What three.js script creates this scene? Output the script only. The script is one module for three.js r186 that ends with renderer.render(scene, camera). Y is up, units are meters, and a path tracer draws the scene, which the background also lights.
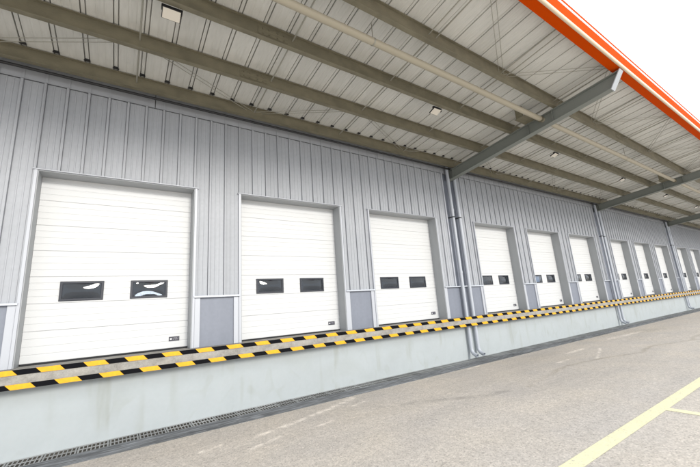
import * as THREE from 'three';
import { mergeGeometries, toCreasedNormals } from 'three/addons/utils/BufferGeometryUtils.js';
import { RoundedBoxGeometry } from 'three/addons/geometries/RoundedBoxGeometry.js';
import { ImprovedNoise } from 'three/addons/math/ImprovedNoise.js';
import { Brush, Evaluator, SUBTRACTION } from 'three-bvh-csg';

// ---------------------------------------------------------------- camera
const scene = new THREE.Scene();
const camera = new THREE.PerspectiveCamera(2 * Math.atan(233.5 / 342.0356) * 180 / Math.PI, 1024 / 683, 0.05, 3000);
{
  const yaw = 0.5972, pitch = 0.2120, roll = -0.0715;
  const f = new THREE.Vector3(Math.sin(yaw) * Math.cos(pitch), Math.sin(pitch), -Math.cos(yaw) * Math.cos(pitch));
  const r = new THREE.Vector3(Math.cos(yaw), 0, Math.sin(yaw));
  const u = new THREE.Vector3().crossVectors(r, f);
  const r2 = r.clone().multiplyScalar(Math.cos(roll)).addScaledVector(u, Math.sin(roll));
  const u2 = u.clone().multiplyScalar(Math.cos(roll)).addScaledVector(r, -Math.sin(roll));
  camera.position.set(1.304, 1.870, 7.583);
  camera.quaternion.setFromRotationMatrix(new THREE.Matrix4().makeBasis(r2, u2, f.clone().negate()));
}
// ---------------------------------------------------------------- sky, sun, exposure
const renderer = new THREE.WebGLRenderer({ antialias: true });
renderer.toneMapping = THREE.LinearToneMapping;
renderer.toneMappingExposure = 1.56;
renderer.shadowMap.enabled = true;
const SUN_DIR = new THREE.Vector3(0.12, 0.36, 1.0).normalize();
{
  const W = 256, H = 128, d = new Float32Array(W * H * 4);
  for (let j = 0; j < H; j++) for (let i = 0; i < W; i++) {
    const th = (i + 0.5) / W * 2 * Math.PI, el = ((j + 0.5) / H - 0.5) * Math.PI;
    const s = Math.max(0, Math.sin(el));
    const l = 1.08 + 0.2 * s;                                    // bright even cloud, a little brighter overhead
    const k = (j * W + i) * 4;
    d[k] = l * 0.955; d[k + 1] = l * 1.0; d[k + 2] = l * 1.05; d[k + 3] = 1;
  }
  const sky = new THREE.DataTexture(d, W, H, THREE.RGBAFormat, THREE.FloatType);
  sky.mapping = THREE.EquirectangularReflectionMapping; sky.magFilter = THREE.LinearFilter; sky.minFilter = THREE.LinearFilter;
  sky.wrapS = THREE.RepeatWrapping; sky.needsUpdate = true;
  scene.background = sky; scene.environment = sky;
  scene.backgroundIntensity = 1; scene.environmentIntensity = 1;
}
const sun = new THREE.DirectionalLight(new THREE.Color(1, 0.95, 0.87), 1.5);
sun.position.copy(SUN_DIR).multiplyScalar(80).add(new THREE.Vector3(15, 0, 0));
sun.target.position.set(15, 0, 0); sun.castShadow = true; sun.shadow.radius = 28;
Object.assign(sun.shadow.camera, { left: -60, right: 60, top: 40, bottom: -40, near: 1, far: 200 });
sun.shadow.mapSize.set(4096, 4096);
scene.add(sun, sun.target);

// ---------------------------------------------------------------- helpers
let seed = 20240611;
const rnd = () => { seed = (seed * 1664525 + 1013904223) >>> 0; return seed / 4294967296; };
const noise = new ImprovedNoise();
const nz = (x, y, z = 0) => noise.noise(x, y, z);
const fbm = (x, y, z, o = 4) => { let a = 0, s = 1, t = 0; for (let i = 0; i < o; i++) { a += s * nz(x, y, z + i * 7.3); t += s; s *= 0.5; x *= 2.03; y *= 2.03; } return a / t; };
const clamp = (v, a = 0, b = 1) => Math.min(b, Math.max(a, v));
const sstep = (a, b, x) => { const t = clamp((x - a) / (b - a)); return t * t * (3 - 2 * t); };
const lin2s = v => 255 * clamp(v <= 0.0031308 ? 12.92 * v : 1.055 * Math.pow(v, 1 / 2.4) - 0.055);
function tex(w, h, fn, { srgb = true, rx = 1, ry = 1, repeat = true } = {}) {
  const d = new Uint8Array(w * h * 4);
  for (let j = 0; j < h; j++) for (let i = 0; i < w; i++) {
    const c = fn((i + 0.5) / w, (j + 0.5) / h), k = (j * w + i) * 4;
    if (srgb) { d[k] = lin2s(c[0]); d[k + 1] = lin2s(c[1]); d[k + 2] = lin2s(c[2]); }
    else { d[k] = d[k + 1] = d[k + 2] = 255 * clamp(c); }
    d[k + 3] = 255;
  }
  const t = new THREE.DataTexture(d, w, h);
  t.magFilter = THREE.LinearFilter; t.minFilter = THREE.LinearMipmapLinearFilter; t.generateMipmaps = true;
  if (srgb) t.colorSpace = THREE.SRGBColorSpace;
  t.wrapS = t.wrapT = repeat ? THREE.RepeatWrapping : THREE.ClampToEdgeWrapping;
  t.repeat.set(rx, ry); t.needsUpdate = true;
  return t;
}
// value noise with a period, for textures that repeat
function pnoise(n, s0) {
  const g = new Float32Array(n * n); let s = s0;
  for (let i = 0; i < n * n; i++) { s = (s * 1664525 + 1013904223) >>> 0; g[i] = s / 4294967296; }
  return (u, v) => {
    const x = u * n, y = v * n, i = Math.floor(x), j = Math.floor(y), a = x - i, b = y - j;
    const q = (p, r) => g[((p % n) + n) % n + (((r % n) + n) % n) * n];
    const A = a * a * (3 - 2 * a), B = b * b * (3 - 2 * b);
    return (q(i, j) * (1 - A) + q(i + 1, j) * A) * (1 - B) + (q(i, j + 1) * (1 - A) + q(i + 1, j + 1) * A) * B;
  };
}
const used = {};
function numbered(n) { const k = used[n] = (used[n] ?? -1) + 1; return k ? `${n}_${String(k).padStart(3, '0')}` : n; }
function mesh(name, geo, mat, parent) {
  const m = new THREE.Mesh(geo, mat); m.castShadow = m.receiveShadow = true;
  m.name = parent ? name : numbered(name); (parent || scene).add(m); return m;
}
function thing(name, label, category, pos = [0, 0, 0], group) {
  const g = new THREE.Group(); g.name = numbered(name); g.position.set(...pos);
  g.userData = { label, category, kind: 'thing' }; if (group) g.userData.group = group;
  scene.add(g); return g;
}
function struct(name, geo, mat, label) { const m = mesh(name, geo, mat); m.userData.kind = 'structure'; if (label) m.userData.label = label; return m; }
const box = (x0, x1, y0, y1, z0, z1) => new THREE.BoxGeometry(x1 - x0, y1 - y0, z1 - z0).translate((x0 + x1) / 2, (y0 + y1) / 2, (z0 + z1) / 2);
function rbox(x0, x1, y0, y1, z0, z1, r = 0.004) { return new RoundedBoxGeometry(x1 - x0, y1 - y0, z1 - z0, 1, r).translate((x0 + x1) / 2, (y0 + y1) / 2, (z0 + z1) / 2); }
function meterUV(g) {                                                // uv in metres by the way each face points
  const n = g.index ? g.toNonIndexed() : g, p = n.attributes.position, uv = new Float32Array(p.count * 2);
  const a = new THREE.Vector3(), b = new THREE.Vector3(), c = new THREE.Vector3();
  for (let i = 0; i < p.count; i += 3) {
    a.fromBufferAttribute(p, i); b.fromBufferAttribute(p, i + 1); c.fromBufferAttribute(p, i + 2);
    const nn = b.clone().sub(a).cross(c.clone().sub(a)); const ax = Math.abs(nn.x), ay = Math.abs(nn.y), az = Math.abs(nn.z);
    [a, b, c].forEach((v, k) => { const o = (i + k) * 2; if (az >= ax && az >= ay) { uv[o] = v.x; uv[o + 1] = v.y; } else if (ay >= ax) { uv[o] = v.x; uv[o + 1] = v.z; } else { uv[o] = v.z; uv[o + 1] = v.y; } });
  }
  n.setAttribute('uv', new THREE.BufferAttribute(uv, 2)); return n;
}
const rod = (a, b, r, seg = 8) => {
  const A = new THREE.Vector3(...a), B = new THREE.Vector3(...b), d = B.clone().sub(A);
  const g = new THREE.CylinderGeometry(r, r, d.length(), seg); g.applyQuaternion(new THREE.Quaternion().setFromUnitVectors(new THREE.Vector3(0, 1, 0), d.normalize()));
  return g.translate((A.x + B.x) / 2, (A.y + B.y) / 2, (A.z + B.z) / 2);
};
const merge = list => mergeGeometries(list.map(g => { const n = g.index ? g.toNonIndexed() : g; for (const k of Object.keys(n.attributes)) if (!['position', 'normal', 'uv'].includes(k)) n.deleteAttribute(k); return n; }));
// polygon of (a, b) points extruded along x from 0 to len; a -> z, b -> y
function alongX(poly, len) {
  const s = new THREE.Shape(poly.map(([a, b]) => new THREE.Vector2(-a, b)));
  const g = new THREE.ExtrudeGeometry(s, { depth: len, bevelEnabled: false }); g.rotateY(Math.PI / 2);   // shape x -> -z, extrude z -> x
  return g;
}

// ---------------------------------------------------------------- materials
const std = (o) => new THREE.MeshStandardMaterial(o), phys = (o) => new THREE.MeshPhysicalMaterial(o);
const C = (r, g, b) => new THREE.Color().setRGB(r, g, b);
const n8 = pnoise(8, 11), n16 = pnoise(16, 23), n32 = pnoise(32, 37), n64 = pnoise(64, 41), n128 = pnoise(128, 53), n256 = pnoise(256, 67), n512 = pnoise(512, 71);

// asphalt colour at a point of the yard (metres)
function streak(x, z, x0, z0, x1, z1, w) { const dx = x1 - x0, dz = z1 - z0, t = clamp(((x - x0) * dx + (z - z0) * dz) / (dx * dx + dz * dz)); return 1 - sstep(w * 0.2, w, Math.hypot(x - x0 - t * dx, z - z0 - t * dz)); }
const tidemark = [[8.5, 3.15], [11.2, 2.75], [12.6, 3.0], [14.1, 3.45], [15.4, 3.25], [17.2, 3.8], [21, 3.6]];
const puddle = [[5.6, 2.0], [6.6, 2.5], [7.3, 2.9], [8.2, 3.1]];
const poly = (x, z, pts, w) => { let m = 0; for (let i = 0; i + 1 < pts.length; i++) m = Math.max(m, streak(x, z, ...pts[i], ...pts[i + 1], w)); return m; };
const dustMarks = [[3.3, 1.75, 5.0, 1.28, 0.1], [4.8, 1.35, 5.5, 1.02, 0.13], [3.0, 2.2, 3.5, 2.05, 0.07], [5.2, 1.5, 5.6, 1.42, 0.06], [4.1, 2.1, 4.5, 1.95, 0.06], [2.4, 1.8, 2.7, 1.72, 0.07], [9.3, 1.0, 9.9, 0.95, 0.08], [13.0, 1.9, 14.2, 1.85, 0.1], [11.4, 2.4, 12.0, 2.33, 0.1], [17, 1.6, 20, 1.7, 0.16], [12.5, 2.9, 14.6, 2.2, 0.06]];
function yardCoarse(x, z) {                                          // slow variation, stains and dust: [lightness, warmth, dust]
  const big = fbm(x * 0.16, z * 0.32, 1.5, 3), mid = fbm(x * 0.9, z * 1.1, 4.2, 3), drag = fbm(x * 0.28 + z * 0.1, z * 2.4, 12.1, 4);
  let l = 1 + 0.13 * big + 0.09 * mid + 0.12 * drag, warm = 0.035 * mid, du = 0;
  if (z < 4.6) {
    const wob = 0.16 * fbm(x * 1.7, z * 1.7, 21, 3);
    if (x > 8 && x < 25) {
      const tm = poly(x + wob, z + wob, tidemark, 0.09) * clamp(0.55 + 1.2 * fbm(x, z * 2, 3.3, 3));
      const inside = sstep(0.1, 0.7, fbm(x * 0.22, z * 0.5, 30, 3) + 0.22 - 0.05 * Math.abs(z - 2.4)) * sstep(8, 11, x) * (1 - sstep(19, 24, x)) * (1 - sstep(3.0, 3.6, z));
      l *= 1 - 0.32 * tm - 0.15 * inside; warm += 0.05 * tm + 0.02 * inside;
    }
    if (x > 5 && x < 9) l *= 1 - 0.25 * poly(x + wob * 2, z + wob, puddle, 0.16) * clamp(0.4 + 1.5 * fbm(x * 2, z * 2, 6, 2));
    for (const m of dustMarks) if (x > m[0] - 0.5 && x < m[2] + 0.5) du = Math.max(du, streak(x + wob * 0.4, z + wob * 0.3, ...m));
    if (du > 0) du *= clamp(0.45 + 1.6 * fbm(x * 6, z * 9, 17, 3));
  }
  return [l, warm, du];
}
const RHO = 0.5;                                                    // dry dusty pale asphalt
function asphaltMap(x0, x1, z0, z1, w, h, div) {
  const cw = w / div + 1, ch = h / div + 1, cg = new Float32Array(cw * ch * 3);
  for (let j = 0; j < ch; j++) for (let i = 0; i < cw; i++) cg.set(yardCoarse(x0 + (x1 - x0) * i / (cw - 1), z1 - (z1 - z0) * j / (ch - 1)), (j * cw + i) * 3);
  return tex(w, h, (u, v) => {
    const gx = u * (cw - 1), gy = v * (ch - 1), i = Math.min(cw - 2, gx | 0), j = Math.min(ch - 2, gy | 0), a = gx - i, b = gy - j, o = (j * cw + i) * 3;
    const q = k => (cg[o + k] * (1 - a) + cg[o + 3 + k] * a) * (1 - b) + (cg[o + cw * 3 + k] * (1 - a) + cg[o + cw * 3 + 3 + k] * a) * b;
    const x = x0 + (x1 - x0) * u, z = z1 - (z1 - z0) * v;
    let l = RHO * q(0) * (1 + 0.11 * nz(x * 11, z * 11, 8.8) + 0.12 * nz(x * 27, z * 27, 3.1)) * (0.84 + 0.32 * rnd());
    const r = rnd(); if (r < 0.06) l *= 0.6; else if (r > 0.95) l *= 1.28;
    l += q(2) * 0.3; const warm = q(1);
    return [l * (1.07 + warm), l * (0.98 + warm * 0.3), l * (0.88 - warm)];
  }, { repeat: false });
}
const grit = tex(1024, 1024, (u, v) => 0.5 * n512(u, v) + 0.3 * n256(u, v) + 0.2 * n64(u, v), { srgb: false });
const gritRep = (rx, ry) => { const t = grit.clone(); t.repeat.set(rx, ry); t.needsUpdate = true; return t; };

const concreteTex = (base, amp, s0, k = 1) => tex(1024, 1024, (u, v) => {
  let l = 1 + amp * ((n8(u, v) - 0.5) * 0.8 + (n32(u, v) - 0.5) * 0.8 + (n128(u, v) - 0.5) * 0.7 + (n512(u, v) - 0.5) * 0.6);
  return base.map((c, i) => c * l * (1 + (i - 1) * 0.03 * (n16(u, v) - 0.5) * k));
}, { rx: 0.5, ry: 0.5 });

// painted plinth: pale paint with drips, rubbed patches and damp stains (12 m of it)
const plinthTex = tex(2048, 256, (u, v) => {
  const X = u * 12, Y = v * 1.3, P = 2 * Math.PI * u;
  const cx = Math.cos(P) * 12 / 6.283, cz = Math.sin(P) * 12 / 6.283;        // wraps without a seam
  const n = (f, fy, s) => noise.noise(cx * f, Y * fy + s, cz * f) ;
  let l = 1 + 0.035 * n(1, 1.2, 3) + 0.03 * n(4, 4, 9) + 0.02 * n(17, 17, 2);
  const drip = sstep(0.08, 0.5, n(5.5, 0.5, 40)) * sstep(0.0, 0.45, n(1.5, 1.3, 44) + 0.3) * (0.6 + 0.4 * n(20, 3, 5));
  const ring = sstep(0.22, 0.3, n(2.6, 1.7, 60)) * (1 - sstep(0.3, 0.5, n(2.6, 1.7, 60)));
  const rub = sstep(0.1, 0.5, n(0.9, 1.4, 71)) ;
  const st = clamp(0.15 * drip + 0.05 * ring * clamp(0.4 + 1.6 * n(3, 3, 8)) + 0.035 * rub);
  l *= 1 - st;
  return [0.415 * l, 0.45 * l * (1 - 0.12 * st), 0.462 * l * (1 - 0.55 * st)];
}, { rx: 1 / 12, ry: 1 / 1.3 });

const claddingTex = tex(512, 512, (u, v) => { const l = 1 + 0.05 * (n16(u, v * 0.0 + 0.3) - 0.5) + 0.06 * (n64(u * 0.5, v) - 0.5) + 0.05 * (n8(u, v) - 0.5) + 0.03 * (n256(u, v) - 0.5); return [l * 0.86, l * 0.86, l * 0.86]; }, { rx: 0.8, ry: 0.35 });
const cladMats = [0.97, 1.0, 1.03].map(k => std({ color: C(0.445 * k, 0.465 * k, 0.50 * k), map: claddingTex, roughness: 0.52, metalness: 0.0 }));
const M = {
  trim: std({ color: C(0.47, 0.49, 0.53), roughness: 0.45, metalness: 0.1 }),
  jamb: std({ color: C(0.36, 0.375, 0.39), roughness: 0.55, metalness: 0.1 }),
  kick: std({ color: C(0.24, 0.262, 0.315), roughness: 0.5, metalness: 0.1, map: claddingTex }),
  cap: std({ color: C(0.52, 0.55, 0.60), roughness: 0.4, metalness: 0.2 }),
  core: std({ color: C(0.3, 0.3, 0.3), roughness: 0.9 }),
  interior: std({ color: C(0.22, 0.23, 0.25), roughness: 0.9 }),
  door: std({ color: C(0.64, 0.65, 0.655), roughness: 0.5, bumpMap: gritRep(1.2, 1.2), bumpScale: 0.00015 }),
  seal: std({ color: C(0.012, 0.013, 0.016), roughness: 0.7 }),
  frame: std({ color: C(0.016, 0.02, 0.032), roughness: 0.45 }),
  glass: phys({ color: C(0.62, 0.68, 0.76), roughness: 0.03, transmission: 1, thickness: 0, ior: 1.58 }),
  paper: std({ color: C(0.75, 0.76, 0.76), roughness: 0.9 }),
  plinth: std({ map: plinthTex, roughness: 0.75, bumpMap: gritRep(1, 1), bumpScale: 0.0005 }),
  lip: std({ map: concreteTex([0.31, 0.297, 0.272], 0.32, 3), roughness: 0.9, bumpMap: gritRep(1, 1), bumpScale: 0.001 }),
  black: phys({ color: C(0.008, 0.008, 0.010), roughness: 0.8, specularIntensity: 0.12 }),
  yellow: std({ map: tex(256, 256, (u, v) => { const l = 1 + 0.16 * (n32(u, v) - 0.5) + 0.12 * (n8(u, v) - 0.5), s = n128(u, v) * n32(v, u) > 0.72 ? 0.45 : 1; return [0.80 * l * s, 0.41 * l * s, 0.002]; }, { rx: 1, ry: 1 }), roughness: 0.5 }),
  steel: std({ color: C(0.21, 0.225, 0.205), roughness: 0.55, metalness: 0.0 }),
  purlin: std({ map: tex(512, 256, (u, v) => { const l = 1 + 0.25 * (n8(u, v) - 0.5) + 0.2 * (n32(u, v * 0.3) - 0.5) + 0.12 * (n128(u, v) - 0.5); return [0.185 * l, 0.168 * l, 0.115 * l]; }, { rx: 0.3, ry: 1 }), roughness: 0.6 }),
  plate: std({ color: C(0.40, 0.42, 0.44), roughness: 0.4, metalness: 0.1 }),
  deck: std({ map: tex(512, 512, (u, v) => { const l = 1 + 0.10 * (n8(u, v) - 0.5) + 0.08 * (n64(u, v * 0.25) - 0.5); return [0.64 * l, 0.635 * l, 0.595 * l]; }, { rx: 0.5, ry: 0.5 }), roughness: 0.5 }),
  orange: phys({ color: C(0.58, 0.062, 0.0005), roughness: 0.7, specularIntensity: 0.05 }),
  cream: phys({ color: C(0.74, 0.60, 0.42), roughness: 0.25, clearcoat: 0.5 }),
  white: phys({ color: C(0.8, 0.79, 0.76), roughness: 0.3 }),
  tan: std({ color: C(0.43, 0.39, 0.30), roughness: 0.55 }),
  rod: std({ color: C(0.36, 0.35, 0.30), roughness: 0.5, metalness: 0.3 }),
  pipe: std({ color: C(0.46, 0.49, 0.54), roughness: 0.4 }),
  clamp: std({ color: C(0.03, 0.032, 0.036), roughness: 0.6 }),
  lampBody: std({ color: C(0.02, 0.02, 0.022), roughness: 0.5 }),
  lampGlass: phys({ color: C(0.78, 0.73, 0.64), roughness: 0.25, clearcoat: 0.6, clearcoatRoughness: 0.1 }),
  grate: std({ color: C(0.38, 0.385, 0.385), roughness: 0.5, metalness: 0.35 }),
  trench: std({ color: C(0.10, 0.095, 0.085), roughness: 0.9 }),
  kerb: std({ map: tex(2048, 128, (u, v) => {
    const a = n64(u, v * 0.25) - 0.5, b = n256(u, v * 0.5) - 0.5, c = n16(u, v * 0.1) - 0.5, d = n512(u, v) - 0.5;
    let l = 0.15 * (1 + 0.6 * a + 0.5 * b + 0.6 * c + 0.35 * d); const pale = sstep(0.55, 0.85, n64(u + 0.37, v * 0.6) * 0.6 + n128(u, v * 1.5) * 0.45);
    l += pale * 0.24; return [l * 0.95, l * 1.0, l * 1.07]; }, { rx: 1 / 16, ry: 1 / 0.5 }), roughness: 0.85, bumpMap: gritRep(1, 1), bumpScale: 0.001 }),
  line: std({ map: tex(1024, 256, (u, v) => { const w = n128(u, v * 0.4) * 0.5 + n512(u, v) * 0.5 + 0.1 * (n16(u, v) - 0.5); const k = sstep(0.76, 0.86, w), l = 1 + 0.12 * (n64(u, v) - 0.5); return [0.82 * l * (1 - k) + 0.42 * k, 0.78 * l * (1 - k) + 0.39 * k, 0.52 * l * (1 - k) + 0.35 * k]; }, { rx: 0.4, ry: 1 }), roughness: 0.7, bumpMap: gritRep(0.7, 0.7), bumpScale: 0.0006 }),
};
M.glass.specularIntensity = 1;

// ---------------------------------------------------------------- layout (metres; wall face z = 0, yard towards +z)
const X0 = -7, X1 = 62, BAY = 11.96, BAYS = 4;
const EDGE = [[0, 2.5], [3.497, 6.137], [7.162, 9.892]];
const YL = 1.305, YT = 4.57, YCAP = 2.29, YTOP = 6.27;              // ledge top, door head, kick cap, cladding top
const doors = [];
for (let b = 0; b < BAYS; b++) for (const [a, c] of EDGE) doors.push([b * BAY + a, b * BAY + c]);
const recess = []; for (let b = 0; b < BAYS; b++) recess.push([b * BAY + 10.50, b * BAY + 11.22]);
const piers = []; { let p = X0; for (const [a, c] of doors) { piers.push([p, a]); p = c; } piers.push([p, X1]); }

// ---------------------------------------------------------------- ground
{
  const sheet = (x0, x1, z0, z1, y) => { const g = new THREE.PlaneGeometry(x1 - x0, z1 - z0); g.rotateX(-Math.PI / 2); return g.translate((x0 + x1) / 2, y, (z0 + z1) / 2); };
  const tile = tex(1024, 1024, (u, v) => { const l = RHO * (1 + 0.3 * (n8(u, v) - 0.5) + 0.2 * (n32(u, v) - 0.5) + 0.25 * (n256(u, v) - 0.5) + 0.3 * (n512(u, v) - 0.5)); return [l * 1.07, l * 0.98, l * 0.88]; }, { rx: 80, ry: 80 });
  const gs = new THREE.Shape([[-800, -800], [800, -800], [800, 800], [-800, 800]].map(p => new THREE.Vector2(...p)));       // one sheet, open over the drain trench and the footing
  gs.holes.push(new THREE.Path([[X0, 0.6], [X1, 0.6], [X1, -0.6], [X0, -0.6]].map(p => new THREE.Vector2(...p))));
  const gg = new THREE.ShapeGeometry(gs), gu = gg.attributes.uv; for (let i = 0; i < gu.count; i++) gu.setXY(i, gu.getX(i) / 1600, gu.getY(i) / 1600);
  gg.rotateX(-Math.PI / 2); gg.translate(0, -0.02, 0);
  struct('ground', gg, std({ map: tile, roughness: 0.92 }));
  const mk = (x0, x1, w, h, div) => struct('asphalt_yard', sheet(x0, x1, 0.88, 12.88, -0.004),
    std({ map: asphaltMap(x0, x1, 0.88, 12.88, w, h, div), roughness: 0.92, bumpMap: gritRep((x1 - x0) / 1.4, 12 / 1.4), bumpScale: 0.0006 }));
  mk(-7, 17, 2048, 1024, 2); mk(17, 65, 2048, 512, 4);
  const k = mesh('kerb_strip', meterUV(box(X0, X1, -0.1, 0.0, 0.42, 0.88)), M.kerb); k.userData.kind = 'structure';
  const l1 = struct('painted_line', meterUV(sheet(-7, 62, 5.25, 5.43, 0.0)), M.line);
  const l2 = struct('painted_line', meterUV(sheet(8.36, 8.52, 5.43, 11, 0.0)), M.line);
}

// ---------------------------------------------------------------- drain channel with slotted grates
{
  const t = thing('drain_channel', 'long slotted drain channel along the foot of the loading dock wall', 'drain', [0, 0, 0.213]);
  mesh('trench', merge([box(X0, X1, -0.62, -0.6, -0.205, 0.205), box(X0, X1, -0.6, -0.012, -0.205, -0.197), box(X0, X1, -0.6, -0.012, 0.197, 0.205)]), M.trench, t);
  const L = 0.41, n = 7, gap = 0.006, p = (L - gap - 0.03) / n, bars = [];
  for (const z of [-0.185, 0, 0.185]) bars.push(box(-L / 2 + gap / 2, L / 2 - gap / 2, -0.009, 0, z - (z ? 0.010 : 0.007), z + (z ? 0.010 : 0.007)));
  for (let i = 0; i <= n; i++) { const x = -L / 2 + gap / 2 + 0.015 + i * p, w = i === 0 || i === n ? 0.011 : 0.0075; for (const s of [-1, 1]) bars.push(box(x - w, x + w, -0.008, -0.0005, s < 0 ? -0.175 : 0.007, s < 0 ? -0.007 : 0.175)); }
  const g = merge(bars);
  const gm = [0.85, 1, 1.15].map(k => { const m = M.grate.clone(); m.color.multiplyScalar(k); return m; });
  for (let i = 0, x = -6.9 + 0.205; x < X1 - 0.3; x += L, i++) { const m = mesh('grate', g, gm[Math.floor(rnd() * 3)], t); m.position.set(x, -0.002 - 0.004 * rnd(), 0); m.rotation.z = (rnd() - 0.5) * 0.006; }
}

// ---------------------------------------------------------------- warehouse: cladding, plinth, piers, trims
const RIB = 0.3205, RIB0 = 0.232;
const PROFILE = [[0, -0.016], [0.005, -0.016], [0.009, 0.036], [0.047, 0.036], [0.051, -0.016], [0.056, -0.016], [0.058, 0], [0.136, 0], [0.140, 0.008], [0.158, 0.008], [0.162, 0], [0.226, 0], [0.230, 0.008], [0.248, 0.008], [0.252, 0], [RIB - 0.001, 0], [RIB, -0.016]];
function claddingGeo(a, b, y0, y1, back = -0.06) {                   // part [a, b] of one module, as a solid sandwich panel
  const pr = x => { for (let i = 0; i + 1 < PROFILE.length; i++) if (x <= PROFILE[i + 1][0]) { const [p, q] = PROFILE[i], [r, s] = PROFILE[i + 1]; return q + (s - q) * (x - p) / (r - p); } return 0; };
  const pts = [[a, pr(a)]]; for (const [x, z] of PROFILE) if (x > a + 1e-4 && x < b - 1e-4) pts.push([x, z]); pts.push([b, pr(b)]);
  const s = new THREE.Shape(); s.moveTo(a, -back); s.lineTo(b, -back); for (let i = pts.length - 1; i >= 0; i--) s.lineTo(pts[i][0], -pts[i][1]);
  const g = new THREE.ExtrudeGeometry(s, { depth: y1 - y0, bevelEnabled: false }); g.rotateX(-Math.PI / 2);     // (x, -z) plane -> y up
  // uv in metres
  const p = g.attributes.position, uv = g.attributes.uv; for (let i = 0; i < p.count; i++) uv.setXY(i, p.getX(i) + p.getZ(i), p.getY(i));
  return g.translate(0, y0, 0);
}
const house = thing('warehouse', 'silver grey ribbed metal warehouse wall with pale painted plinth', 'building');
{
  const cuts = []; for (const [a, c] of doors) cuts.push(a - 0.05, c + 0.05); for (const [a, c] of recess) cuts.push(a, c); 
  const cache = {};
  for (let k = Math.floor((X0 - RIB0) / RIB); RIB0 + k * RIB < X1; k++) {
    const m0 = RIB0 + k * RIB; const xs = [0, ...cuts.map(c => c - m0).filter(c => c > 0.012 && c < RIB - 0.012), RIB].sort((a, b) => a - b);
    for (let i = 0; i + 1 < xs.length; i++) {
      const mid = m0 + (xs[i] + xs[i + 1]) / 2; if (recess.some(([a, c]) => mid > a && mid < c)) continue;
      const over = doors.some(([a, c]) => mid > a - 0.05 && mid < c + 0.05);
      const key = [xs[i].toFixed(3), xs[i + 1].toFixed(3), over].join();
      cache[key] ??= claddingGeo(xs[i] + 0.0006, xs[i + 1] - 0.0006, over ? YT + 0.03 : YCAP + 0.02, YTOP);
      mesh('cladding_panel', cache[key], cladMats[Math.floor(rnd() * 3)], house).position.x = m0;
    }
  }
  // flashing band above the cladding, in 6 m lengths, and the gap's backing
  for (let x = -10.3; x < X1; x += 6) {
    const a = Math.max(x, X0), b = Math.min(x + 5.985, X1); if (b - a < 0.2) continue;
    const ribs = [box(a, b, 6.30, 6.70, -0.06, -0.012)];
    for (let k = Math.ceil((a - RIB0) / RIB); RIB0 + k * RIB + 0.06 < b; k++) { const r = RIB0 + k * RIB; ribs.push(box(r + 0.012, r + 0.05, 6.302, 6.698, -0.03, -0.002)); }
    mesh('flashing_band', merge(ribs), cladMats[1], house);
  }
  mesh('backing_wall', merge([box(X0, X1, YT + 0.2, 7.6, -0.5, -0.075)]), M.core, house);
  for (const [a, c] of piers) mesh('pier', box(a + 0.012, c - 0.012, YL, YT + 0.2, -0.5, -0.07), M.core, house);
  mesh('plinth', meterUV(box(X0, X1, -0.3, 1.028, -0.5, 0.0)), M.plinth, house);
  // interior shell, so that the door windows look into a dim hall
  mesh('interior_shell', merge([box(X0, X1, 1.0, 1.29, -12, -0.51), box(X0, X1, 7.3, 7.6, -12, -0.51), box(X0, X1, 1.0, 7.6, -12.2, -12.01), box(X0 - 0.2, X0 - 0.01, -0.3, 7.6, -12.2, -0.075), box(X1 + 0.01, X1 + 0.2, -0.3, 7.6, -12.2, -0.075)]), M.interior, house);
  mesh('roof', box(X0 - 0.3, X1 + 0.3, 7.62, 7.85, -12.3, -0.2), M.deck, house);
  // recessed column bays behind the downpipes
  for (const [a, c] of recess) {
    mesh('column_panel', box(a, c, YCAP + 0.02, YTOP, -0.068, -0.05), M.kick, house);
    for (const s of [a, c]) { const sg = s === a ? 1 : -1; mesh('corner_trim', rbox(s - 0.022, s + 0.022, YCAP + 0.02, YTOP - 0.003, -0.049, 0.048), M.trim, house); }
  }
  // door surrounds
  for (const [a, c] of doors) {
    for (const s of [-1, 1]) {
      const x = s < 0 ? a : c;
      mesh('jamb', box(Math.min(x, x - s * 0.014) + (s < 0 ? -0.014 : 0.014), Math.max(x, x - s * 0.014) + (s < 0 ? -0.014 : 0.014), YL, YT, -0.42, 0.03), M.jamb, house);
      mesh('jamb_trim', rbox(Math.min(x + s * 0.015, x + s * 0.06), Math.max(x + s * 0.015, x + s * 0.06), YL, YT + 0.028, -0.05, 0.046), M.trim, house);
    }
    mesh('head_soffit', box(a - 0.012, c + 0.012, YT + 0.001, YT + 0.016, -0.42, 0.03), M.jamb, house);
    mesh('head_trim', rbox(a - 0.085, c + 0.085, YT + 0.017, YT + 0.032, -0.05, 0.062, 0.003), M.trim, house);
  }
  // kick panels between the doors, each under a cap flashing
  piers.forEach(([p, q]) => {
    let a = p + 0.062, c = q - 0.062; if (p === X0) a = p; if (q === X1) c = q;
    mesh('kick_panel', meterUV(box(a, c, YL, YCAP - 0.02, -0.06, -0.004)), M.kick, house);
    mesh('cap_flashing', rbox(a - 0.02, c + 0.02, YCAP - 0.018, YCAP + 0.018, -0.05, 0.075, 0.003), M.cap, house);
    for (const [s, x] of [[1, p], [-1, q]]) if (x !== X0 && x !== X1) mesh('kick_trim', rbox(Math.min(x + s * 0.063, x + s * 0.165), Math.max(x + s * 0.063, x + s * 0.165), YL, YCAP - 0.019, -0.03, 0.03), M.trim, house);
  });
}

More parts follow.
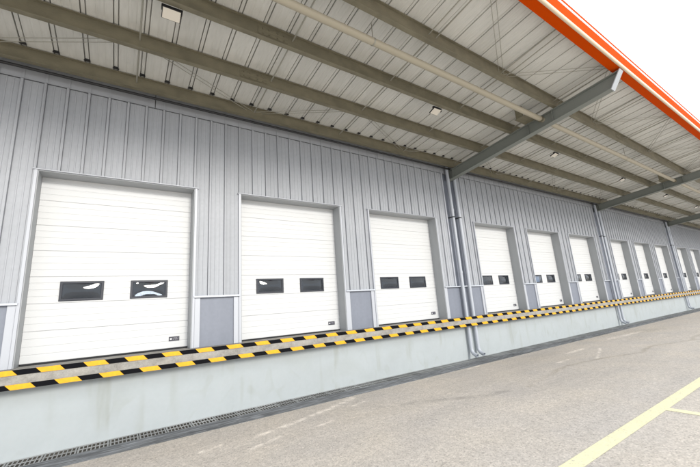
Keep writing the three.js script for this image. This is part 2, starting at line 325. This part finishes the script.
// ---------------------------------------------------------------- dock ledge with hazard strips
{
  const t = thing('dock_ledge', 'projecting concrete dock ledge with two black and yellow hazard strips', 'ledge');
  mesh('concrete_lip', meterUV(rbox(X0, X1, 1.03, 1.303, -0.52, 0.30, 0.008)), M.lip, t);
  const H = 0.075, S = 0.068, Wy = 0.28;
  const sh = new THREE.Shape([new THREE.Vector2(0, H), new THREE.Vector2(Wy, H), new THREE.Vector2(Wy + S, 0), new THREE.Vector2(S, 0)]);
  const sg = new THREE.ExtrudeGeometry(sh, { depth: 0.004, bevelEnabled: false });
  for (const [y, ph, z] of [[1.232, -0.252, 0.3], [1.028, -0.026, 0.3]]) {
    const st = mesh('edge_strip', rbox(X0, X1, y, y + H, z - 0.01, z + 0.012, 0.003), M.black, t);
    for (let x = ph - 0.56 * 11; x < X1 - 0.4; x += 0.56) mesh('yellow_stripe', sg, M.yellow, st).position.set(x + (rnd() - 0.5) * 0.012, y + 0.0005, z + 0.0105);
  }
}

// ---------------------------------------------------------------- sectional dock doors
{
  const ZF = -0.30, T = 0.05, joints = [1.335, 1.845, 2.30, 2.76, 3.22, 3.68, 4.14, 4.60];
  function sectionGeo(w, h) {                                        // one insulated slat: four shallow ribs, rolled edges
    const f = [[-T, 0], [-0.006, 0], [0, 0.006]], n = 4, p = h / n;
    for (let i = 1; i < n; i++) f.push([0, i * p - 0.014], [-0.0055, i * p - 0.007], [-0.0055, i * p + 0.003], [0, i * p + 0.012]);
    f.push([0, h - 0.008], [-0.006, h - 0.0025], [-T, h - 0.0025]);
    return alongX(f, w);
  }
  const ev = new Evaluator(); ev.useGroups = false;
  const WIN = [[0.41, 1.045], [1.465, 2.10]];                        // for a 2.5 m door; scaled with the door
  const cache = {};
  function frameGeo(w, h) { const o = new THREE.Shape([new THREE.Vector2(0, 0), new THREE.Vector2(w, 0), new THREE.Vector2(w, h), new THREE.Vector2(0, h)]); const b = 0.042; o.holes.push(new THREE.Path([new THREE.Vector2(b, b), new THREE.Vector2(b, h - b), new THREE.Vector2(w - b, h - b), new THREE.Vector2(w - b, b)])); return new THREE.ExtrudeGeometry(o, { depth: 0.012, bevelEnabled: true, bevelThickness: 0.006, bevelSize: 0.006, bevelOffset: -0.006, bevelSegments: 2 }); }
  function paneGeo(w, h, bulge) { const g = new THREE.PlaneGeometry(w, h, 24, 16), p = g.attributes.position; for (let i = 0; i < p.count; i++) { const u = p.getX(i) / w * 2, v = p.getY(i) / h * 2; p.setZ(i, bulge * (1 - u * u) * (1 - v * v)); } g.computeVertexNormals(); return g; }
  // maker's plate: dark plate with a pale mark and illegible grey lines
  const plateTex = tex(64, 32, (u, v) => { const mark = Math.hypot((u - 0.2) * 2, v - 0.5) < 0.2; const ln = u > 0.38 && u < 0.9 && (Math.abs(v - 0.66) < 0.08 || Math.abs(v - 0.38) < 0.06) && n32(u, v * 0.2) > 0.4; return mark ? [0.7, 0.7, 0.72] : ln ? [0.3, 0.3, 0.33] : [0.045, 0.045, 0.06]; }, { repeat: false });
  const plateMat = std({ map: plateTex, roughness: 0.4 });
  doors.forEach(([a, c], i) => {
    const w = c - a - 0.004, t = new THREE.Group(); t.name = 'dock_door'; t.position.set(a + 0.002, 1.306, ZF); house.add(t);
    if (i === 4) t.userData.label = 'white dock door with one window filled white';
    const k = w / 2.5;
    for (let j = 0; j + 1 < joints.length; j++) {
      const h = joints[j + 1] - joints[j], win = j === 2, key = `${w.toFixed(3)}_${h.toFixed(3)}_${win}`;
      if (!cache[key]) {
        let g = sectionGeo(w, h);
        if (win) {
          let A = new Brush(g); A.updateMatrixWorld();
          for (const [p, q] of WIN) { const B = new Brush(box(p * k + 0.02, q * k - 0.02, 0.05, 0.35, -0.2, 0.1)); B.updateMatrixWorld(); A = ev.evaluate(A, B, SUBTRACTION); A.updateMatrixWorld(); }
          g = A.geometry;
        }
        cache[key] = g;
      }
      mesh('section', cache[key], M.door, t).position.y = joints[j] - 1.306;
    }
    const sl = mesh('bottom_seal', rbox(0.01, w - 0.01, 0, 0.028, -0.045, 0.006), M.seal, t);
    WIN.forEach(([p, q], n) => {
      const ww = (q - p) * k, hh = 0.345, y = 2.326 - 1.306;
      const key = 'f' + ww.toFixed(3); cache[key] ??= frameGeo(ww, hh); cache[key + 'p'] ??= paneGeo(ww - 0.07, hh - 0.07, 0.023); cache[key + 'q'] ??= paneGeo(ww - 0.07, hh - 0.07, -0.021);
      const fx = p * k; mesh('window_frame', cache[key], M.frame, t).position.set(fx, y, 0.004);
      const g1 = mesh('pane', cache[key + 'p'], M.glass, t); g1.position.set(fx + ww / 2, y + hh / 2, 0.008); g1.rotation.set((rnd() - 0.5) * 0.04, (rnd() - 0.5) * 0.05, 0);
      const g2 = mesh('pane', cache[key + 'q'], M.glass, t); g2.position.set(fx + ww / 2, y + hh / 2, -0.024); g2.rotation.set((rnd() - 0.5) * 0.04, (rnd() - 0.5) * 0.05, 0);
      if (i === 4 && n === 0) { mesh('white_sheet', box(fx + 0.045, fx + ww - 0.045, y + 0.045, y + hh - 0.045, -0.071, -0.066), M.paper, t); }
    });
    mesh('maker_plate', new RoundedBoxGeometry(0.19, 0.085, 0.006, 2, 0.003).translate(w - 0.245, 0.20, 0.0035), plateMat, t);
  });
}

// ---------------------------------------------------------------- downpipes
{
  const pipes = [[0, 'left grey downpipe of the pair nearest the camera'], [1, 'right grey downpipe of the pair nearest the camera'], [2, 'left grey downpipe of the second pair along the wall'], [3, 'right grey downpipe of the second pair along the wall'], [4, 'left grey downpipe of the third pair along the wall'], [5, 'right grey downpipe of the third pair along the wall']];
  const R = 0.056, pts = [];
  const path = new THREE.CurvePath();
  path.add(new THREE.LineCurve3(new THREE.Vector3(0, 6.5, 0.10), new THREE.Vector3(0, 0.34, 0.10)));
  path.add(new THREE.QuadraticBezierCurve3(new THREE.Vector3(0, 0.34, 0.10), new THREE.Vector3(0, 0.2, 0.10), new THREE.Vector3(0, 0.15, 0.2)));
  path.add(new THREE.LineCurve3(new THREE.Vector3(0, 0.15, 0.2), new THREE.Vector3(0, 0.11, 0.3)));
  class P extends THREE.Curve { getPoint(t, o) { return path.getPoint(t, o); } }
  const samples = [new THREE.Vector3(0, 6.5, 0.10), new THREE.Vector3(0, 3, 0.10), new THREE.Vector3(0, 0.6, 0.10)];
  const outer = []; for (let i = 0; i <= 8; i++) { const t = i / 8; outer.push(path.curves[1].getPoint(t)); }
  const curve = new THREE.CurvePath(); const all = [...samples, ...outer, new THREE.Vector3(0, 0.11, 0.3)];
  const cat = new THREE.CatmullRomCurve3(all, false, 'centripetal');
  const tube = merge([new THREE.TubeGeometry(cat, 90, R, 18, false), new THREE.TubeGeometry(cat, 90, R - 0.004, 18, false)]);
  const collar = new THREE.CylinderGeometry(R + 0.008, R + 0.008, 0.09, 18, 1, false);
  for (const [n, label] of pipes) {
    const x = Math.floor(n / 2) * BAY + (n % 2 ? 11.09 : 10.74);
    const t = thing('downpipe', label, 'downpipe', [x, 0, 0], 'downpipes at the canopy columns');
    mesh('pipe', tube, M.pipe, t);
    for (const y of [4.9, 2.75]) mesh('collar', collar, M.pipe, t).position.set(0, y, 0.10);
    for (const y of [4.66]) mesh('clip', merge([box(-0.1, -0.02, -0.012, 0.012, -0.06, 0.1), rod([0, -0.02, 0.1], [0, 0.02, 0.1], R + 0.006, 16)]), M.clamp, t).position.y = y;
  }
}

// ---------------------------------------------------------------- canopy
const deckY = z => 6.69 + 0.105 * z, brTop = z => 6.385 + 0.1 * z, brBot = z => 6.058 + 0.1 * z;
const BR = 10.93;
{
  const t = thing('canopy', 'long metal loading canopy with orange fascia over the dock doors', 'canopy');
  // roof sheets: pan with two stiffeners and a seam channel, running out from the wall
  const MOD = 0.4435, CH = 2.725, ZA = -0.35, ZB = 5.29;
  const prof = [[0, 0.012], [0.052, 0.012], [0.054, 0.06], [0.066, 0.06], [0.07, 0], [0.19, 0], [0.197, 0.004], [0.213, 0.004], [0.22, 0], [0.305, 0], [0.312, 0.004], [0.328, 0.004], [0.335, 0], [MOD - 0.018, 0], [MOD - 0.014, 0.06], [MOD - 0.002, 0.06], [MOD - 0.0008, 0.012]];
  const s = new THREE.Shape(); s.moveTo(0, 0.085); for (const [x, y] of prof) s.lineTo(x, y); s.lineTo(MOD - 0.0008, 0.085);
  const len = Math.hypot(ZB - ZA, 0.105 * (ZB - ZA));
  const g = new THREE.ExtrudeGeometry(s, { depth: len, bevelEnabled: false }); g.rotateX(-Math.atan(0.105));
  const gapShade = new THREE.ExtrudeGeometry(new THREE.Shape([[-0.025, -0.026], [0.078, -0.026], [0.055, 0.01], [-0.003, 0.01]].map(p => new THREE.Vector2(...p))), { depth: 0.03, bevelEnabled: false }).translate(0, 0.105 * (0.39 - ZA), 0.39 - ZA);
  const dm = [0.96, 1.0, 1.04].map(k => { const m = M.deck.clone(); m.color = C(k, k, k); return m; });
  for (let k = Math.floor((X0 - CH) / MOD); CH + k * MOD < X1 - MOD; k++) {
    const sh = mesh('roof_sheet', g, dm[Math.floor(rnd() * 3)], t); sh.position.set(CH + k * MOD, deckY(ZA), ZA);
    mesh('gap_shade_block', gapShade, M.lampBody, sh);  // black block put in as the darkness of the open seam channel
  }
  // purlins: welded I sections
  const PZ = [[0.30, 6.445], [1.42, brTop(1.42) + 0.012], [2.55, brTop(2.55) + 0.012], [3.85, brTop(3.85) + 0.012]];
  PZ.forEach(([z, b]) => {
    const top = deckY(z) - 0.012, F = 0.05;
    mesh('purlin', meterUV(merge([rbox(X0, X1, b, b + 0.013, z - F, z + F, 0.003), rbox(X0, X1, top - 0.013, top, z - F, z + F, 0.003), box(X0, X1, b + 0.013, top - 0.013, z - 0.005, z + 0.005)])), M.purlin, t);
    // bolted splices and stiffeners
    if (z > 1) for (let b2 = -0.0; b2 < 5; b2++) {
      const x = 3.35 + b2 * BAY, sp = [box(x - 0.28, x + 0.28, b + 0.07, top - 0.07, z + 0.0055, z + 0.012)];
      for (const dx of [-0.2, -0.08, 0.08, 0.2]) for (const dy of [0.1, 0.2]) sp.push(rod([x + dx, b + dy, z + 0.012], [x + dx, b + dy, z + 0.028], 0.012, 6));
      mesh('splice_plate', merge(sp), M.purlin, t);
    }
  });
  // struts in pairs between the purlins, and thin diagonal ties
  const ZS = [0.30, 1.42, 2.55, 3.85, 5.24];
  for (let i = 0, x = BR - 2.4 * 6; x < X1 - 1; x += 2.4, i++) {
    if (x < X0 + 0.3) continue;
    for (let k = 0; k < 4; k++) {
      const y0 = deckY(ZS[k]) - 0.13, y1 = deckY(ZS[k + 1]) - (k === 3 ? 0.1 : 0.13);
      const pr = []; for (const d of k === 3 ? [-0.1, 0.1] : [0]) pr.push(rod([x + d, y0, ZS[k] + 0.005], [x + d, y1, ZS[k + 1] - 0.005], k === 3 ? 0.012 : 0.015, 8));
      mesh('strut', merge(pr), M.rod, t);
    }
    for (const k of [0, 3]) for (const [p, q] of [[0, 2.4]]) {
      const y0 = deckY(ZS[k]) - 0.12, y1 = deckY(ZS[k + 1]) - 0.1;
      if (i % 2) mesh('tie_rod', merge([rod([x, y0, ZS[k]], [x + 2.4, y1, ZS[k + 1]], 0.0065, 6), rod([x + 0.18, y0, ZS[k]], [x + 2.58, y1, ZS[k + 1]], 0.0065, 6)]), M.rod, t);
      else mesh('tie_rod', merge([rod([x + 2.4, y0, ZS[k]], [x, y1, ZS[k + 1]], 0.0065, 6), rod([x + 2.22, y0, ZS[k]], [x - 0.18, y1, ZS[k + 1]], 0.0065, 6)]), M.rod, t);
    }
  }
  // cantilever brackets
  for (let b = 0; b < 3; b++) {
    const x = BR + b * BAY, zt = 5.36, zb = 5.12, z0 = -0.07;
    const web = alongX([[z0, brBot(z0)], [zb, brBot(zb)], [zt, brTop(zt)], [z0, brTop(z0)]], 0.014).translate(x - 0.007, 0, 0);
    const fl = (z1, f, dy) => alongX([[z0, f(z0) + dy], [z1, f(z1) + dy], [z1, f(z1) + dy - 0.016], [z0, f(z0) + dy - 0.016]], 0.2).translate(x - 0.1, 0, 0);
    const stiff = z => box(x - 0.09, x + 0.09, brBot(z), brTop(z) - 0.017, z - 0.006, z + 0.006);
    const br = mesh('bracket', merge([web, fl(zt - 0.002, brTop, 0), fl(zb - 0.003, brBot, 0), stiff(3.05), stiff(3.75), stiff(0.25)]), M.steel, t);
    mesh('end_plate', alongX([[zb - 0.004, brBot(zb) - 0.03], [zb + 0.016, brBot(zb) - 0.034], [zt + 0.022, brTop(zt) + 0.012], [zt + 0.002, brTop(zt) + 0.016]], 0.21).translate(x - 0.105, 0, 0), M.plate, br);
    mesh('cleat', merge([box(x - 0.62, x - 0.02, brTop(3.1) + 0.002, brTop(3.1) + 0.016, 3.0, 3.32), box(x - 0.62, x - 0.60, brTop(3.1) + 0.016, deckY(3.1) - 0.01, 3.05, 3.25)]), M.purlin, br);
  }
  // fascia: folded orange sheet, its highlights painted on as a cream bead and white strip
  const fp = [[5.19, 6.99], [5.41, 6.972], [5.428, 7.05], [5.434, 7.29], [5.430, 7.38], [5.438, 7.385], [5.440, 7.44], [5.10, 7.44], [5.10, 7.42], [5.40, 7.41], [5.40, 7.0], [5.19, 7.01]];
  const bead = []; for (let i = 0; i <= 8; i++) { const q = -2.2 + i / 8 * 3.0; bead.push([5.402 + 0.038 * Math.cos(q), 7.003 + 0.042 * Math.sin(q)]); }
  for (let x = X0; x < X1 - 0.1; x += 6) {
    const f = mesh('fascia', alongX(fp, 5.998).translate(x, 0, 0), M.orange, t);
    mesh('highlight_bead', alongX(bead, 5.998).translate(x, 0, 0), M.cream, f).userData.label = 'cream bead painted as the highlight of the lower edge';
    mesh('highlight_strip', alongX([[5.42, 7.295], [5.441, 7.297], [5.438, 7.372], [5.42, 7.375]], 5.998).translate(x, 0, 0), M.white, f).userData.label = 'white strip painted as a highlight near the top';
  }
}
// ---------------------------------------------------------------- pipe under the canopy
{
  const t = thing('canopy_pipe', 'long tan pipe slung under the canopy parallel to the wall', 'pipe', [0, 6.63, 3.46]);
  mesh('pipe', rod([X0, 0, 0], [X1, 0, 0], 0.068, 20), M.tan, t);
  for (let b = 0; b < 3; b++) for (const d of [-0.13, 0.13]) mesh('collar', rod([BR + b * BAY + d - 0.03, 0, 0], [BR + b * BAY + d + 0.03, 0, 0], 0.08, 20), M.purlin, t);
  for (let x = BR - 12; x < X1; x += 6) { if (Math.abs((x - BR) % BAY) < 0.5) continue; mesh('hanger', merge([rod([x, 0.06, 0], [x, deckY(3.46) - 6.64, 0], 0.007, 6), rod([x - 0.015, 0, 0], [x + 0.015, 0, 0], 0.074, 20)]), M.rod, t); }
}
{
  const t = thing('shadow_tube', 'thin black conduit added as the dark shade along the top of the ribbed wall', 'shadowline', [0, 6.41, 0.17]);
  mesh('tube', rod([X0, 0, 0], [X1, 0, 0], 0.026, 12), M.lampBody, t);  // black tube stands in for the shadow gap between purlin and wall
}
// ---------------------------------------------------------------- floodlights under the second purlin
{
  const labels = ['square floodlight under the canopy at the upper left, nearest the camera', 'floodlight under the canopy above the third dock door', 'floodlight under the canopy just beyond the nearest bracket', 'floodlight under the canopy left of the second bracket', 'floodlight under the canopy right of the second bracket', 'floodlight under the canopy at the right picture edge'];
  const bodyG = new RoundedBoxGeometry(0.27, 0.035, 0.19, 2, 0.01), faceG = new RoundedBoxGeometry(0.25, 0.008, 0.17, 1, 0.003);
  for (let i = 0; i < 6; i++) {
    const t = thing('floodlight', labels[i], 'floodlight', [1.72 + 6 * i, brTop(2.55) + 0.01, 2.46], 'floodlights under the canopy');
    mesh('mount', merge([box(-0.145, 0.145, -0.016, 0, -0.02, 0.03), box(-0.147, -0.138, -0.08, -0.0, -0.02, 0.02), box(0.138, 0.147, -0.08, -0.0, -0.02, 0.02)]), M.lampBody, t);
    const b = mesh('housing', bodyG, M.lampBody, t); b.position.set(0, -0.065, -0.06); b.rotation.x = -0.35;
    const f = mesh('lens', faceG, M.lampGlass, b); f.position.set(0, -0.018, 0);
  }
}
renderer.render(scene, camera);
